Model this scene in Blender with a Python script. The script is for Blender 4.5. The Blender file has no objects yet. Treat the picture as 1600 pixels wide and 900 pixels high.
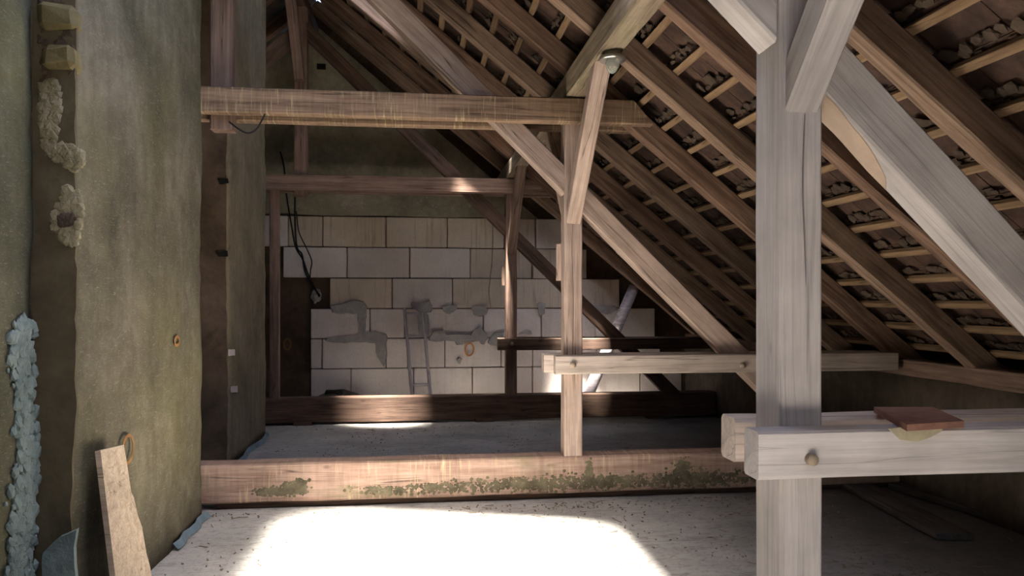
import bpy, bmesh, math, random
from mathutils import Vector, Matrix, noise

# ------------------------------------------------------------------ camera, sky, sun, exposure
scene = bpy.context.scene
col = scene.collection
F_PX, VPX, HOR, EYE = 1200.0, 650.0, 470.0, 1.54        # measured on the 1600x900 frame
YAW = math.atan((800.0 - VPX) / F_PX)
SN, CS = math.sin(YAW), math.cos(YAW)

cam_d = bpy.data.cameras.new('camera')
cam_d.sensor_width = 36.0
cam_d.lens = 36.0 * F_PX / 1600.0
cam_d.shift_y = (HOR - 450.0) / 1600.0
cam_d.clip_start = 0.05
cam = bpy.data.objects.new('camera', cam_d)
col.objects.link(cam)
cam.location = (0, 0, EYE)
cam.rotation_euler = (math.radians(90), 0, -YAW)
scene.camera = cam

world = bpy.data.worlds.new('sky')
scene.world = world
world.use_nodes = True
wn = world.node_tree
wn.nodes.clear()
w_out = wn.nodes.new('ShaderNodeOutputWorld')
w_bg = wn.nodes.new('ShaderNodeBackground')
w_sky = wn.nodes.new('ShaderNodeTexSky')
w_sky.sky_type = 'NISHITA'
w_sky.sun_disc = False
w_sky.sun_elevation = math.radians(72)
w_sky.sun_rotation = math.radians(180)
w_sky.dust_density = 3.0
w_bg.inputs['Strength'].default_value = 0.38
wn.links.new(w_sky.outputs[0], w_bg.inputs['Color'])
wn.links.new(w_bg.outputs[0], w_out.inputs['Surface'])

SUN_DIR = Vector((0.02, 0.30, -0.95)).normalized()
sun_d = bpy.data.lights.new('sun', 'SUN')
sun_d.energy = 29.0
sun_d.angle = math.radians(8.0)
sun_d.color = (1.0, 0.93, 0.82)
sun = bpy.data.objects.new('sun', sun_d)
col.objects.link(sun)
sun.location = (0, -6, 12)
sun.rotation_euler = SUN_DIR.to_track_quat('-Z', 'Y').to_euler()

scene.view_settings.view_transform = 'Standard'
scene.view_settings.look = 'None'
scene.view_settings.gamma = 1.0
scene.view_settings.use_curve_mapping = False
scene.view_settings.exposure = 2.0
scene.cycles.use_denoising = True
scene.cycles.max_bounces = 14
scene.cycles.diffuse_bounces = 10
scene.cycles.sample_clamp_indirect = 8.0

# daylight openings in the shell: gaps in the tiling, the fill ones added, and a gable window behind the viewer
HOLE_A = (-1.00, 1.02, 2.55, 3.98)       # x0 x1 y0 y1 on the right-hand slope
HOLE_B = (0.30, 1.10, 9.02, 9.30)
HOLE_D = (1.45, 2.25, 9.03, 9.26)
FILL_HOLE_E = (1.75, 3.15, 9.93, 10.20)  # unseen gap added to brighten the gable wall
FILL_HOLE_F = (-1.00, -0.30, 8.17, 8.62)  # unseen gap added for more light on left gable and middle floor
HOLE_C = (-0.60, 1.15, -1.35, -0.20)     # behind the viewer
HOLES = (HOLE_A, HOLE_B, HOLE_C, HOLE_D, FILL_HOLE_E, FILL_HOLE_F)
WIN = (1.1, 2.0, 1.0, 1.9)             # x0 x1 z0 z1 in the rear gable
REAR_Y, GABLE_Y = -2.6, 11.0

def roof_z(x):            # underside of the rafters, right-hand slope
    return 4.28 - 0.82 * x
RIDGE_X = -1.42
RIDGE_Z = roof_z(RIDGE_X)
SL = Vector((1, 0, -0.82)).normalized()
NR = Vector((0.82, 0, 1)).normalized()

def portal(name, center, size_x, size_y, xdir, normal):
    d = bpy.data.lights.new(name, 'AREA')
    d.shape = 'RECTANGLE'; d.size = size_x; d.size_y = size_y
    d.cycles.is_portal = True
    o = bpy.data.objects.new(name, d); col.objects.link(o)
    z = -Vector(normal).normalized(); x = Vector(xdir).normalized(); y = z.cross(x)
    o.matrix_world = Matrix.Translation(center) @ Matrix((x, y, z)).transposed().to_4x4()
for nm, H in (('skylight_portal', HOLE_A), ('roof_gap_portal', HOLE_B), ('rear_skylight_portal', HOLE_C), ('low_roof_gap_portal', HOLE_D), ('gable_fill_portal', FILL_HOLE_E), ('ridge_fill_portal', FILL_HOLE_F)):
    xm, ym = (H[0] + H[1]) / 2, (H[2] + H[3]) / 2
    portal(nm, Vector((xm, ym, roof_z(xm))) + NR * 0.27, (H[1] - H[0]) * math.hypot(1, .82), H[3] - H[2], SL, -NR)
portal('gable_window_portal', Vector(((WIN[0] + WIN[1]) / 2, REAR_Y - 0.1, (WIN[2] + WIN[3]) / 2)), WIN[1] - WIN[0], WIN[3] - WIN[2], (1, 0, 0), (0, 1, 0))

# ------------------------------------------------------------------ measuring helpers
def at(u, v, Y):
    a = (u - 800.0) / F_PX
    X = Y * (SN + a * CS) / (CS - a * SN)
    D = X * SN + Y * CS
    return Vector((X, Y, EYE + (HOR - v) * D / F_PX))
def at_x(u, v, X):
    a = (u - 800.0) / F_PX
    Y = X * (CS - a * SN) / (SN + a * CS)
    D = X * SN + Y * CS
    return Vector((X, Y, EYE + (HOR - v) * D / F_PX))
def proj(p):
    D = p[0] * SN + p[1] * CS
    return 800 + F_PX * (p[0] * CS - p[1] * SN) / D, HOR - F_PX * (p[2] - EYE) / D, D

# ------------------------------------------------------------------ materials
MATS = {}
def nodes(name, rough=0.88):
    m = bpy.data.materials.new(name); m.use_nodes = True
    nt = m.node_tree
    b = nt.nodes['Principled BSDF']
    b.inputs['Roughness'].default_value = rough
    b.inputs['Specular IOR Level'].default_value = 0.25
    MATS[name] = m
    return m, nt, b
def N(nt, typ, **kw):
    n = nt.nodes.new(typ)
    for k, v in kw.items():
        if isinstance(k, str) and hasattr(n, k): setattr(n, k, v)
    return n
def coord(nt, kind='Object', scale=(1, 1, 1)):
    t = nt.nodes.new('ShaderNodeTexCoord')
    mp = nt.nodes.new('ShaderNodeMapping')
    mp.inputs['Scale'].default_value = scale
    nt.links.new(t.outputs[kind], mp.inputs['Vector'])
    return mp.outputs['Vector']
def wpos(nt, scale=(1, 1, 1)):
    t = nt.nodes.new('ShaderNodeNewGeometry')
    mp = nt.nodes.new('ShaderNodeMapping')
    mp.inputs['Scale'].default_value = scale
    nt.links.new(t.outputs['Position'], mp.inputs['Vector'])
    return mp.outputs['Vector']
def nz(nt, vec, scale, detail=4, rough=0.55, dist=0.0):
    n = nt.nodes.new('ShaderNodeTexNoise')
    n.inputs['Scale'].default_value = scale
    n.inputs['Detail'].default_value = detail
    n.inputs['Roughness'].default_value = rough
    n.inputs['Distortion'].default_value = dist
    nt.links.new(vec, n.inputs['Vector'])
    return n.outputs['Fac']
def ramp(nt, fac, stops):
    r = nt.nodes.new('ShaderNodeValToRGB')
    e = r.color_ramp.elements
    while len(e) < len(stops): e.new(0.5)
    for i, (p, c) in enumerate(stops):
        e[i].position = p
        e[i].color = (c, c, c, 1) if isinstance(c, (int, float)) else (c[0], c[1], c[2], 1)
    nt.links.new(fac, r.inputs['Fac'])
    return r.outputs['Color']
def mix(nt, fac, a, b, mode='MIX'):
    m = nt.nodes.new('ShaderNodeMix'); m.data_type = 'RGBA'; m.blend_type = mode
    for sock, v in ((m.inputs[0], fac), (m.inputs[6], a), (m.inputs[7], b)):
        if isinstance(v, bpy.types.NodeSocket): nt.links.new(v, sock)
        elif isinstance(v, (int, float)): sock.default_value = v
        else: sock.default_value = (v[0], v[1], v[2], 1)
    return m.outputs[2]
def bump(nt, b, h, strength, dist=0.01):
    n = nt.nodes.new('ShaderNodeBump')
    n.inputs['Strength'].default_value = strength
    n.inputs['Distance'].default_value = dist
    nt.links.new(h, n.inputs['Height'])
    nt.links.new(n.outputs['Normal'], b.inputs['Normal'])
def S(r, g, b):           # sRGB 0-255 to linear
    f = lambda c: (c / 255 / 12.92) if c / 255 <= 0.04045 else ((c / 255 + 0.055) / 1.055) ** 2.4
    return (f(r), f(g), f(b))

def wood(name, base, dark, light, streak=None, moss=0.0, crack=0.7, sat=0.66, fibre=0.55):
    def ds(c):
        g = 0.3 * c[0] + 0.55 * c[1] + 0.15 * c[2]
        return tuple(g * t + (x - g) * sat for x, t in zip(c, (1.03, 0.99, 1.0)))
    base, dark, light = ds(base), ds(dark), ds(light)
    m, nt, b = nodes(name, 0.86)
    grain = nz(nt, coord(nt, 'Object', (1.0, 13, 13)), 1.6, 5, 0.6, 0.6)
    c = ramp(nt, grain, [(0.28, dark), (0.5, base), (0.75, light)])
    blotch = nz(nt, coord(nt, 'Object', (1, 1, 1)), 2.3, 4, 0.6)
    c = mix(nt, 1.0, c, ramp(nt, blotch, [(0.25, 0.72), (0.75, 1.22)]), 'MULTIPLY')
    fib = nz(nt, coord(nt, 'Object', (3, 90, 90)), 1.0, 3, 0.6)
    c = mix(nt, fibre, c, ramp(nt, fib, [(0.3, 0.62), (0.62, 1.1)]), 'MULTIPLY')
    cr = nz(nt, coord(nt, 'Object', (0.55, 17, 17)), 1.0, 2, 0.4, 0.4)
    crm = ramp(nt, cr, [(0.0, 1.0), (0.485, 1.0), (0.5, 1.0 - crack), (0.515, 1.0), (1.0, 1.0)])
    gate = nz(nt, coord(nt, 'Object', (0.8, 3, 3)), 1.7, 2)
    c = mix(nt, ramp(nt, gate, [(0.5, 0.0), (0.58, 1.0)]), c, mix(nt, 1.0, c, crm, 'MULTIPLY'))
    kn = nt.nodes.new('ShaderNodeTexVoronoi')
    kn.inputs['Scale'].default_value = 1.0
    nt.links.new(coord(nt, 'Object', (2.2, 5, 5)), kn.inputs['Vector'])
    c = mix(nt, 0.6, c, ramp(nt, kn.outputs['Distance'], [(0.03, 0.3), (0.09, 1.0)]), 'MULTIPLY')
    if streak:
        st = nz(nt, coord(nt, 'Object', (60, 2, 4.0)), 1.0, 3, 0.6, 0.3)
        sg = nz(nt, coord(nt, 'Object', (1.6, 1, 1)), 1.6, 2)
        f = mix(nt, 1.0, ramp(nt, st, [(0.54, 0.0), (0.66, 0.85)]), ramp(nt, sg, [(0.38, 0.0), (0.62, 1.0)]), 'MULTIPLY')
        c = mix(nt, f, c, streak)
        st2 = nz(nt, coord(nt, 'Object', (22, 2, 2.0)), 1.0, 3, 0.6, 0.3)
        c = mix(nt, 0.4, c, ramp(nt, st2, [(0.3, 0.5), (0.5, 1.0)]), 'MULTIPLY')
    if moss:
        ms = nz(nt, coord(nt, 'Object', (1.3, 2, 4)), 1.6, 5, 0.65)
        c = mix(nt, ramp(nt, ms, [(0.55, 0.0), (0.68, moss)]), c, S(116, 112, 82))
    inf = nt.nodes.new('ShaderNodeObjectInfo')
    c = mix(nt, 1.0, c, ramp(nt, inf.outputs['Random'], [(0.0, 0.88), (1.0, 1.12)]), 'MULTIPLY')
    nt.links.new(c, b.inputs['Base Color'])
    h = mix(nt, 0.5, fib, crm)
    bump(nt, b, h, 0.55, 0.006)
    return m

wood('wood_pale', S(190, 172, 155), S(168, 150, 134), S(204, 188, 172), crack=0.5, fibre=0.45)
wood('wood_whitish', S(186, 180, 177), S(172, 165, 161), S(196, 191, 188), crack=0.3, fibre=0.35)
wood('wood_tan', S(182, 158, 142), S(156, 132, 116), S(198, 177, 162), sat=0.82)
wood('wood_brown', S(130, 104, 88), S(104, 82, 68), S(150, 124, 106), sat=0.82)
wood('wood_rafter', S(122, 96, 78), S(80, 60, 47), S(152, 124, 104), sat=0.9)
wood('wood_rafter_grey', S(140, 116, 96), S(98, 78, 62), S(168, 144, 122), sat=0.9)
wood('wood_collar', S(140, 108, 78), S(98, 72, 50), S(164, 132, 98), streak=S(178, 162, 124), sat=0.7)
wood('wood_tie', S(178, 146, 126), S(146, 114, 96), S(196, 168, 148), streak=S(206, 182, 148), moss=0.55, sat=0.82)
wood('wood_dark', S(96, 74, 60), S(62, 46, 37), S(120, 96, 80), sat=0.82)
wood('wood_batten', S(136, 110, 80), S(104, 80, 57), S(158, 134, 104), sat=0.9)
wood('wood_purlin', S(146, 126, 92), S(110, 92, 64), S(172, 152, 118), moss=0.5, sat=0.65)
wood('wood_board', S(188, 170, 144), S(166, 146, 120), S(204, 188, 164), sat=0.9)
wood('wood_plank', S(86, 83, 78), S(66, 63, 59), S(104, 100, 94))
wood('wood_grey', S(150, 142, 148), S(110, 102, 106), S(182, 176, 182))

def plaster(name, c0, c1, c2, green=0.0, scratches=True, bs=0.5):
    m, nt, b = nodes(name, 0.93)
    n1 = nz(nt, wpos(nt), 1.7, 7, 0.62, 0.5)
    c = ramp(nt, n1, [(0.3, c0), (0.5, c1), (0.72, c2)])
    n2 = nz(nt, wpos(nt), 13, 5, 0.7)
    c = mix(nt, 0.7, c, ramp(nt, n2, [(0.3, 0.7), (0.7, 1.2)]), 'MULTIPLY')
    n3 = nz(nt, wpos(nt, (1, 4, 0.5)), 3.0, 4, 0.6)
    c = mix(nt, 0.6, c, ramp(nt, n3, [(0.3, 0.75), (0.65, 1.12)]), 'MULTIPLY')
    if green:
        g = nz(nt, wpos(nt), 1.1, 4, 0.6)
        c = mix(nt, ramp(nt, g, [(0.48, 0.0), (0.7, green)]), c, S(112, 108, 52))
    if scratches:
        s = nz(nt, wpos(nt, (8, 1.2, 8)), 5.0, 2, 0.5, 2.2)
        c = mix(nt, ramp(nt, s, [(0.492, 0.0), (0.5, 0.35), (0.508, 0.0)]), c, S(200, 192, 178))
    nt.links.new(c, b.inputs['Base Color'])
    bump(nt, b, mix(nt, 0.5, n2, n1), bs, 0.02)
    return m
plaster('plaster_left', S(70, 66, 51), S(92, 86, 70), S(118, 110, 94), green=0.2)
plaster('plaster_near', S(68, 66, 50), S(84, 81, 63), S(104, 99, 80), green=0.35)
plaster('plaster_pier', S(102, 92, 72), S(124, 113, 93), S(142, 131, 110), green=0.15)
plaster('plaster_gable', S(122, 116, 98), S(146, 138, 118), S(164, 155, 134), scratches=False)
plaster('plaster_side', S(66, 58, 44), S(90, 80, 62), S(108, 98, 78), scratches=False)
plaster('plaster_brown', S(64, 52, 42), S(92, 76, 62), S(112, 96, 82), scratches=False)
plaster('plaster_knee', S(74, 66, 58), S(94, 84, 74), S(114, 104, 94), scratches=False)
plaster('plaster_blue', S(98, 110, 106), S(126, 138, 134), S(158, 168, 166), scratches=False, bs=1.0)
plaster('mortar_grey', S(146, 141, 138), S(164, 159, 156), S(180, 175, 172), scratches=False)
plaster('mortar_pale', S(124, 116, 94), S(142, 132, 106), S(158, 148, 122), scratches=False, bs=0.9)
plaster('mortar_dark', S(58, 48, 41), S(78, 65, 55), S(98, 84, 72), scratches=False, bs=0.9)
plaster('brick_old', S(86, 77, 52), S(106, 95, 65), S(124, 112, 80), scratches=False, bs=0.9)
plaster('rubble', S(50, 46, 42), S(72, 68, 62), S(92, 88, 82), scratches=False, bs=1.0)

def block_mat(name, c0, c1, drip):
    m, nt, b = nodes(name, 0.92)
    n1 = nz(nt, wpos(nt), 2.6, 5, 0.6)
    c = ramp(nt, n1, [(0.3, c0), (0.7, c1)])
    n2 = nz(nt, wpos(nt), 34, 4, 0.7)
    c = mix(nt, 0.5, c, ramp(nt, n2, [(0.25, 0.72), (0.5, 1.05)]), 'MULTIPLY')
    d = nz(nt, wpos(nt, (20, 1, 1.0)), 1.0, 3, 0.6)
    c = mix(nt, ramp(nt, d, [(0.55, 0.0), (0.72, drip)]), c, S(112, 84, 54))
    s = nz(nt, wpos(nt), 1.3, 5, 0.65)
    c = mix(nt, ramp(nt, s, [(0.56, 0.0), (0.72, drip * 0.8)]), c, S(136, 108, 76))
    inf = nt.nodes.new('ShaderNodeObjectInfo')
    c = mix(nt, 1.0, c, ramp(nt, inf.outputs['Random'], [(0.0, 0.9), (1.0, 1.08)]), 'MULTIPLY')
    nt.links.new(c, b.inputs['Base Color'])
    bump(nt, b, n2, 0.35, 0.008)
block_mat('block_white', S(204, 192, 186), S(220, 210, 205), 0.14)
block_mat('block_tan', S(192, 176, 156), S(212, 198, 182), 0.45)

m, nt, b = nodes('floor_screed', 0.9)
n1 = nz(nt, wpos(nt), 1.4, 6, 0.62, 0.4)
c = ramp(nt, n1, [(0.3, S(150, 148, 144)), (0.55, S(174, 172, 168)), (0.75, S(194, 190, 184))])
n2 = nz(nt, wpos(nt), 22, 5, 0.7)
c = mix(nt, 0.7, c, ramp(nt, n2, [(0.28, 0.55), (0.5, 1.05)]), 'MULTIPLY')
n3 = nz(nt, wpos(nt, (1.4, 7, 1)), 1.2, 3, 0.5, 0.5)
c = mix(nt, ramp(nt, n3, [(0.485, 0.0), (0.5, 0.5), (0.515, 0.0)]), c, S(96, 92, 88))
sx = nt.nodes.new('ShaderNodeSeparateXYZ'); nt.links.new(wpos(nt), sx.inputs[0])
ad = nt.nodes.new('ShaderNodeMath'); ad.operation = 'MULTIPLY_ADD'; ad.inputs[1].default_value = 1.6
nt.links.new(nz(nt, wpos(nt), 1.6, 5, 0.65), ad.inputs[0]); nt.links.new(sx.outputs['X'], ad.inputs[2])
eaves_tone = nt.nodes.new('ShaderNodeMapRange'); eaves_tone.inputs[1].default_value = 2.3; eaves_tone.inputs[2].default_value = 4.2; eaves_tone.inputs[4].default_value = 0.8
nt.links.new(ad.outputs[0], eaves_tone.inputs[0])
c = mix(nt, eaves_tone.outputs[0], c, S(78, 76, 72))       # blend to dark grey toward the eaves, ragged by noise
sp = nz(nt, wpos(nt), 75, 2, 0.5)
c = mix(nt, ramp(nt, sp, [(0.66, 0.0), (0.7, 0.8)]), c, S(78, 68, 58))
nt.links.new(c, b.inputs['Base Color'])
bump(nt, b, n2, 0.4, 0.01)

m, nt, b = nodes('clay_tile', 0.85)
n1 = nz(nt, wpos(nt, (4, 5, 4)), 1.0, 3, 0.5)
c = ramp(nt, n1, [(0.3, S(52, 41, 36)), (0.5, S(76, 57, 49)), (0.72, S(98, 77, 65))])
n2 = nz(nt, wpos(nt), 16, 5, 0.7)
c = mix(nt, 0.75, c, ramp(nt, n2, [(0.3, 0.45), (0.65, 1.15)]), 'MULTIPLY')
nt.links.new(c, b.inputs['Base Color'])
bump(nt, b, n2, 0.5, 0.008)

m, nt, b = nodes('clay_slab', 0.8)
n2 = nz(nt, wpos(nt), 20, 5, 0.7)
nt.links.new(ramp(nt, n2, [(0.3, S(124, 88, 76)), (0.7, S(150, 112, 98))]), b.inputs['Base Color'])
bump(nt, b, n2, 0.3, 0.005)

def plain(name, c, rough=0.8, metal=0.0, var=0.25):
    m, nt, b = nodes(name, rough)
    n1 = nz(nt, coord(nt, 'Object'), 9, 4, 0.6)
    nt.links.new(mix(nt, 1.0, c, ramp(nt, n1, [(0.3, 1 - var), (0.7, 1 + var)]), 'MULTIPLY'), b.inputs['Base Color'])
    b.inputs['Metallic'].default_value = metal
plain('cable_black', S(34, 30, 28), 0.6)
plain('wire_grey', S(130, 122, 112), 0.6)
plain('paint_orange', S(196, 132, 72), 0.8)
plain('paint_rust', S(136, 98, 60), 0.9)
plain('hole_dark', S(26, 24, 20), 0.95)
plain('metal_zinc', S(190, 188, 182), 0.35, 0.9, 0.1)
plain('porcelain', S(150, 146, 130), 0.5)
plain('foil_blue', S(112, 132, 142), 0.5)
plain('straw', S(140, 128, 110), 0.9)
plain('peg_wood', S(148, 132, 116), 0.8)
plain('moss_green', S(112, 105, 85), 0.95, 0, 0.5)
plain('stain_olive', S(172, 163, 140), 0.95, 0, 0.3)
plain('stain_orange', S(174, 154, 138), 0.95, 0, 0.15)
plain('stain_ochre', S(190, 174, 140), 0.95, 0, 0.2)
m, nt, b = nodes('lamp_glass', 0.15)
b.inputs['Base Color'].default_value = (0.85, 0.88, 0.82, 1)
b.inputs['Transmission Weight'].default_value = 0.75
b.inputs['IOR'].default_value = 1.3

# ------------------------------------------------------------------ object helpers
def tag(o, label=None, cat=None, group=None, kind=None):
    if label: o['label'] = label
    if cat: o['category'] = cat
    if group: o['group'] = group
    if kind: o['kind'] = kind
    return o
def link(name, me, mat=None, parent=None, mw=None):
    o = bpy.data.objects.new(name, me); col.objects.link(o)
    if mat and me is not None and not me.materials: me.materials.append(MATS[mat])
    if parent is not None:
        o.parent = parent
        if mw is None: mw = Matrix.Identity(4)
        o.matrix_parent_inverse = Matrix.Identity(4)
        o.matrix_basis = parent.matrix_basis.inverted() @ mw      # mw is the wanted world matrix
    elif mw is not None:
        o.matrix_basis = mw
    return o
def mesh(name, verts, faces, smooth=False):
    me = bpy.data.meshes.new(name)
    me.from_pydata([tuple(v) for v in verts], [], faces)
    bm = bmesh.new(); bm.from_mesh(me)
    bmesh.ops.recalc_face_normals(bm, faces=bm.faces)
    bm.to_mesh(me); bm.free()
    if smooth: me.polygons.foreach_set('use_smooth', [True] * len(me.polygons))
    me.update()
    return me
def empty(name, loc):
    o = bpy.data.objects.new(name, None); col.objects.link(o)
    o.matrix_basis = Matrix.Translation(loc)
    return o

def frame(p0, p1, up=(0, 0, 1)):
    x = (Vector(p1) - Vector(p0)).normalized()
    z = Vector(up); z = (z - x * z.dot(x)).normalized()
    y = z.cross(x)
    return Matrix.Translation(p0) @ Matrix((x, y, z)).transposed().to_4x4()

def beam_mesh(name, L, w, h, seed, jit=0.004, ch=0.008, e0=0.0, e1=0.0, groove=None, step=0.3):
    """hewn timber along local +X, w along Y, h along Z; e0/e1 slant the ends with height"""
    n = max(2, int(L / step))
    xs = [L * i / n for i in range(n + 1)]
    if groove:
        xs = sorted(set(xs + [groove['x0'] + (groove['x1'] - groove['x0']) * k / 14 for k in range(15)]))
    a, bb = w / 2, h / 2
    sec = [(-a + ch, -bb), (a - ch, -bb), (a, -bb + ch), (a, bb - ch), (a - ch, bb), (-a + ch, bb), (-a, bb - ch), (-a, -bb + ch)]
    verts, rings = [], []
    for i, x in enumerate(xs):
        ring = []
        for k, (y, z) in enumerate(sec):
            cr = k // 2 if k else 0
            q = Vector((x * 1.7 + seed * 7.3, ((k + 1) // 2 % 4) * 5.1, seed))
            oy = noise.noise(q) * jit + noise.noise(q * 4.0) * jit * 0.5
            oz = noise.noise(q + Vector((0, 31, 0))) * jit + noise.noise(q * 4.0 + Vector((0, 9, 0))) * jit * 0.5
            xx = x
            if i == 0: xx += e0 * z / h
            if i == len(xs) - 1: xx += e1 * z / h
            ring.append(len(verts)); verts.append((xx, y + oy, z + oz))
            if groove and k == groove.get('after', 0):
                t = (x - groove['x0']) / (groove['x1'] - groove['x0'])
                p = max(0.0, math.sin(math.pi * t)) ** 0.5 if 0 < t < 1 else 0.0
                g = groove['off'] + noise.noise(Vector((x * 2.2, seed, 3))) * 0.012
                for dy, dz in ((-1, 0), (0, 1), (1, 0)):
                    if groove['face'] == '-z':
                        vv = (x, g + dy * (0.0006 + groove['w'] / 2 * p), -bb + dz * groove['d'] * p)
                    ring.append(len(verts)); verts.append(vv)
        rings.append(ring)
    faces = []
    m = len(rings[0])
    for i in range(len(xs) - 1):
        for k in range(m):
            faces.append((rings[i][k], rings[i][(k + 1) % m], rings[i + 1][(k + 1) % m], rings[i + 1][k]))
    faces.append(tuple(reversed(rings[0]))); faces.append(tuple(rings[-1]))
    return mesh(name, verts, faces)

SEED = [0]
def beam(name, p0, p1, w, h, mat, label=None, cat=None, group=None, up=(0, 0, 1), parent=None, **kw):
    SEED[0] += 1
    p0, p1 = Vector(p0), Vector(p1)
    me = beam_mesh(name, (p1 - p0).length, w, h, SEED[0], **kw)
    o = link(name, me, mat, parent, frame(p0, p1, up))
    return tag(o, label, cat, group)

def box(name, lo, hi, mat, parent=None, rot=0.0, bev=0.0, jit=0.0, seed=0):
    lo, hi = Vector(lo), Vector(hi)
    c = (lo + hi) / 2; c.z = lo.z
    s = hi - lo
    bm = bmesh.new()
    bmesh.ops.create_cube(bm, size=1.0)
    for v in bm.verts:
        v.co = Vector((v.co.x * s.x, v.co.y * s.y, (v.co.z + .5) * s.z))
    if bev: bmesh.ops.bevel(bm, geom=bm.edges[:], offset=bev, segments=1, affect='EDGES')
    if jit:
        for v in bm.verts:
            v.co += noise.noise_vector(v.co * 9 + Vector((seed * 3.1, seed, 0))) * jit
    bmesh.ops.recalc_face_normals(bm, faces=bm.faces)
    me = bpy.data.meshes.new(name); bm.to_mesh(me); bm.free()
    return link(name, me, mat, parent, Matrix.Translation(c) @ Matrix.Rotation(rot, 4, 'Z'))

def tube(name, pts, r, mat, parent=None, sides=6, r1=None, closed_ends=True, origin=None):
    pts = [Vector(p) for p in pts]
    o0 = Vector(origin) if origin is not None else pts[0].copy()
    verts, faces = [], []
    prev = None
    for i, p in enumerate(pts):
        d = (pts[min(i + 1, len(pts) - 1)] - pts[max(i - 1, 0)]).normalized()
        ref = prev if prev is not None else (Vector((0, 0, 1)) if abs(d.z) < 0.9 else Vector((1, 0, 0)))
        s = (ref - d * ref.dot(d)).normalized(); t = d.cross(s); prev = s
        rr = r if r1 is None else r + (r1 - r) * i / (len(pts) - 1)
        for k in range(sides):
            an = 2 * math.pi * k / sides
            verts.append(p - o0 + (s * math.cos(an) + t * math.sin(an)) * rr)
    for i in range(len(pts) - 1):
        for k in range(sides):
            a, b2 = i * sides + k, i * sides + (k + 1) % sides
            faces.append((a, b2, b2 + sides, a + sides))
    faces.append(tuple(range(sides))[::-1]); faces.append(tuple(range((len(pts) - 1) * sides, len(pts) * sides)))
    return link(name, mesh(name, verts, faces, True), mat, parent, Matrix.Translation(o0))

def smooth_pts(ctrl, n=8):
    out = []
    P = [Vector(c) for c in ctrl]
    for i in range(len(P) - 1):
        p0, p1, p2, p3 = P[max(i - 1, 0)], P[i], P[i + 1], P[min(i + 2, len(P) - 1)]
        for k in range(n):
            t = k / n
            out.append(0.5 * ((2 * p1) + (p2 - p0) * t + (2 * p0 - 5 * p1 + 4 * p2 - p3) * t * t + (3 * p1 - p0 - 3 * p2 + p3) * t ** 3))
    out.append(P[-1])
    return out

def patch(name, pts, normal, thick, mat, parent=None, ragged=0.0, sub=4, seed=1):
    """an irregular raised patch (mortar, plaster, stain) lying on a plane, a few mm to cm thick"""
    nrm = Vector(normal).normalized()
    P = [Vector(p) for p in pts]
    out = []
    for i, p in enumerate(P):
        q = P[(i + 1) % len(P)]
        for k in range(sub):
            r = p.lerp(q, k / sub)
            if ragged:
                j = noise.noise_vector(r * 11 + Vector((seed, 0, 0))) * ragged
                r = r + j - nrm * j.dot(nrm)
            out.append(r)
    c = sum(out, Vector()) / len(out)
    n = len(out)
    inner = [c + (p - c) * 0.97 for p in out]
    verts = [p - c - nrm * 0.002 for p in out] + [p - c + nrm * thick for p in inner]
    faces = [(i, (i + 1) % n, n + (i + 1) % n, n + i) for i in range(n)] + [tuple(range(n, 2 * n))]
    me = bpy.data.meshes.new(name)
    me.from_pydata([tuple(v) for v in verts], [], faces)
    bm = bmesh.new(); bm.from_mesh(me)
    big = [f for f in bm.faces if len(f.verts) > 4]
    bmesh.ops.triangulate(bm, faces=big)
    bmesh.ops.recalc_face_normals(bm, faces=bm.faces)
    f = max(bm.faces, key=lambda f: f.calc_area())
    if f.normal.dot(nrm) < 0: bmesh.ops.reverse_faces(bm, faces=bm.faces)
    bm.to_mesh(me); bm.free()
    return link(name, me, mat, parent, Matrix.Translation(c))

def ring(name, c, ax, ay, ra, rb, w, mat, parent, normal):
    nrm = Vector(normal); n = 28
    verts, faces = [], []
    for k in range(n):
        t = 2 * math.pi * k / n
        j = 1 + 0.05 * noise.noise(Vector((math.cos(t) * 2, math.sin(t) * 2, 5)))
        d = Vector(ax) * math.cos(t), Vector(ay) * math.sin(t)
        ww = w * (1 + 0.35 * noise.noise(Vector((math.cos(t) * 3, math.sin(t) * 3, 1))))
        p = (d[0] * ra + d[1] * rb) * j
        q = (d[0] * (ra - ww) + d[1] * (rb - ww)) * j
        for s in (-0.001, 0.002):
            verts += [p + nrm * s, q + nrm * s]
    for k in range(n):
        a, b2 = 4 * k, 4 * ((k + 1) % n)
        faces += [(a + 2, a + 3, b2 + 3, b2 + 2), (a, a + 2, b2 + 2, b2), (a + 1, b2 + 1, b2 + 3, a + 3)]
    return link(name, mesh(name, verts, faces), mat, parent, Matrix.Translation(c))

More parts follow.
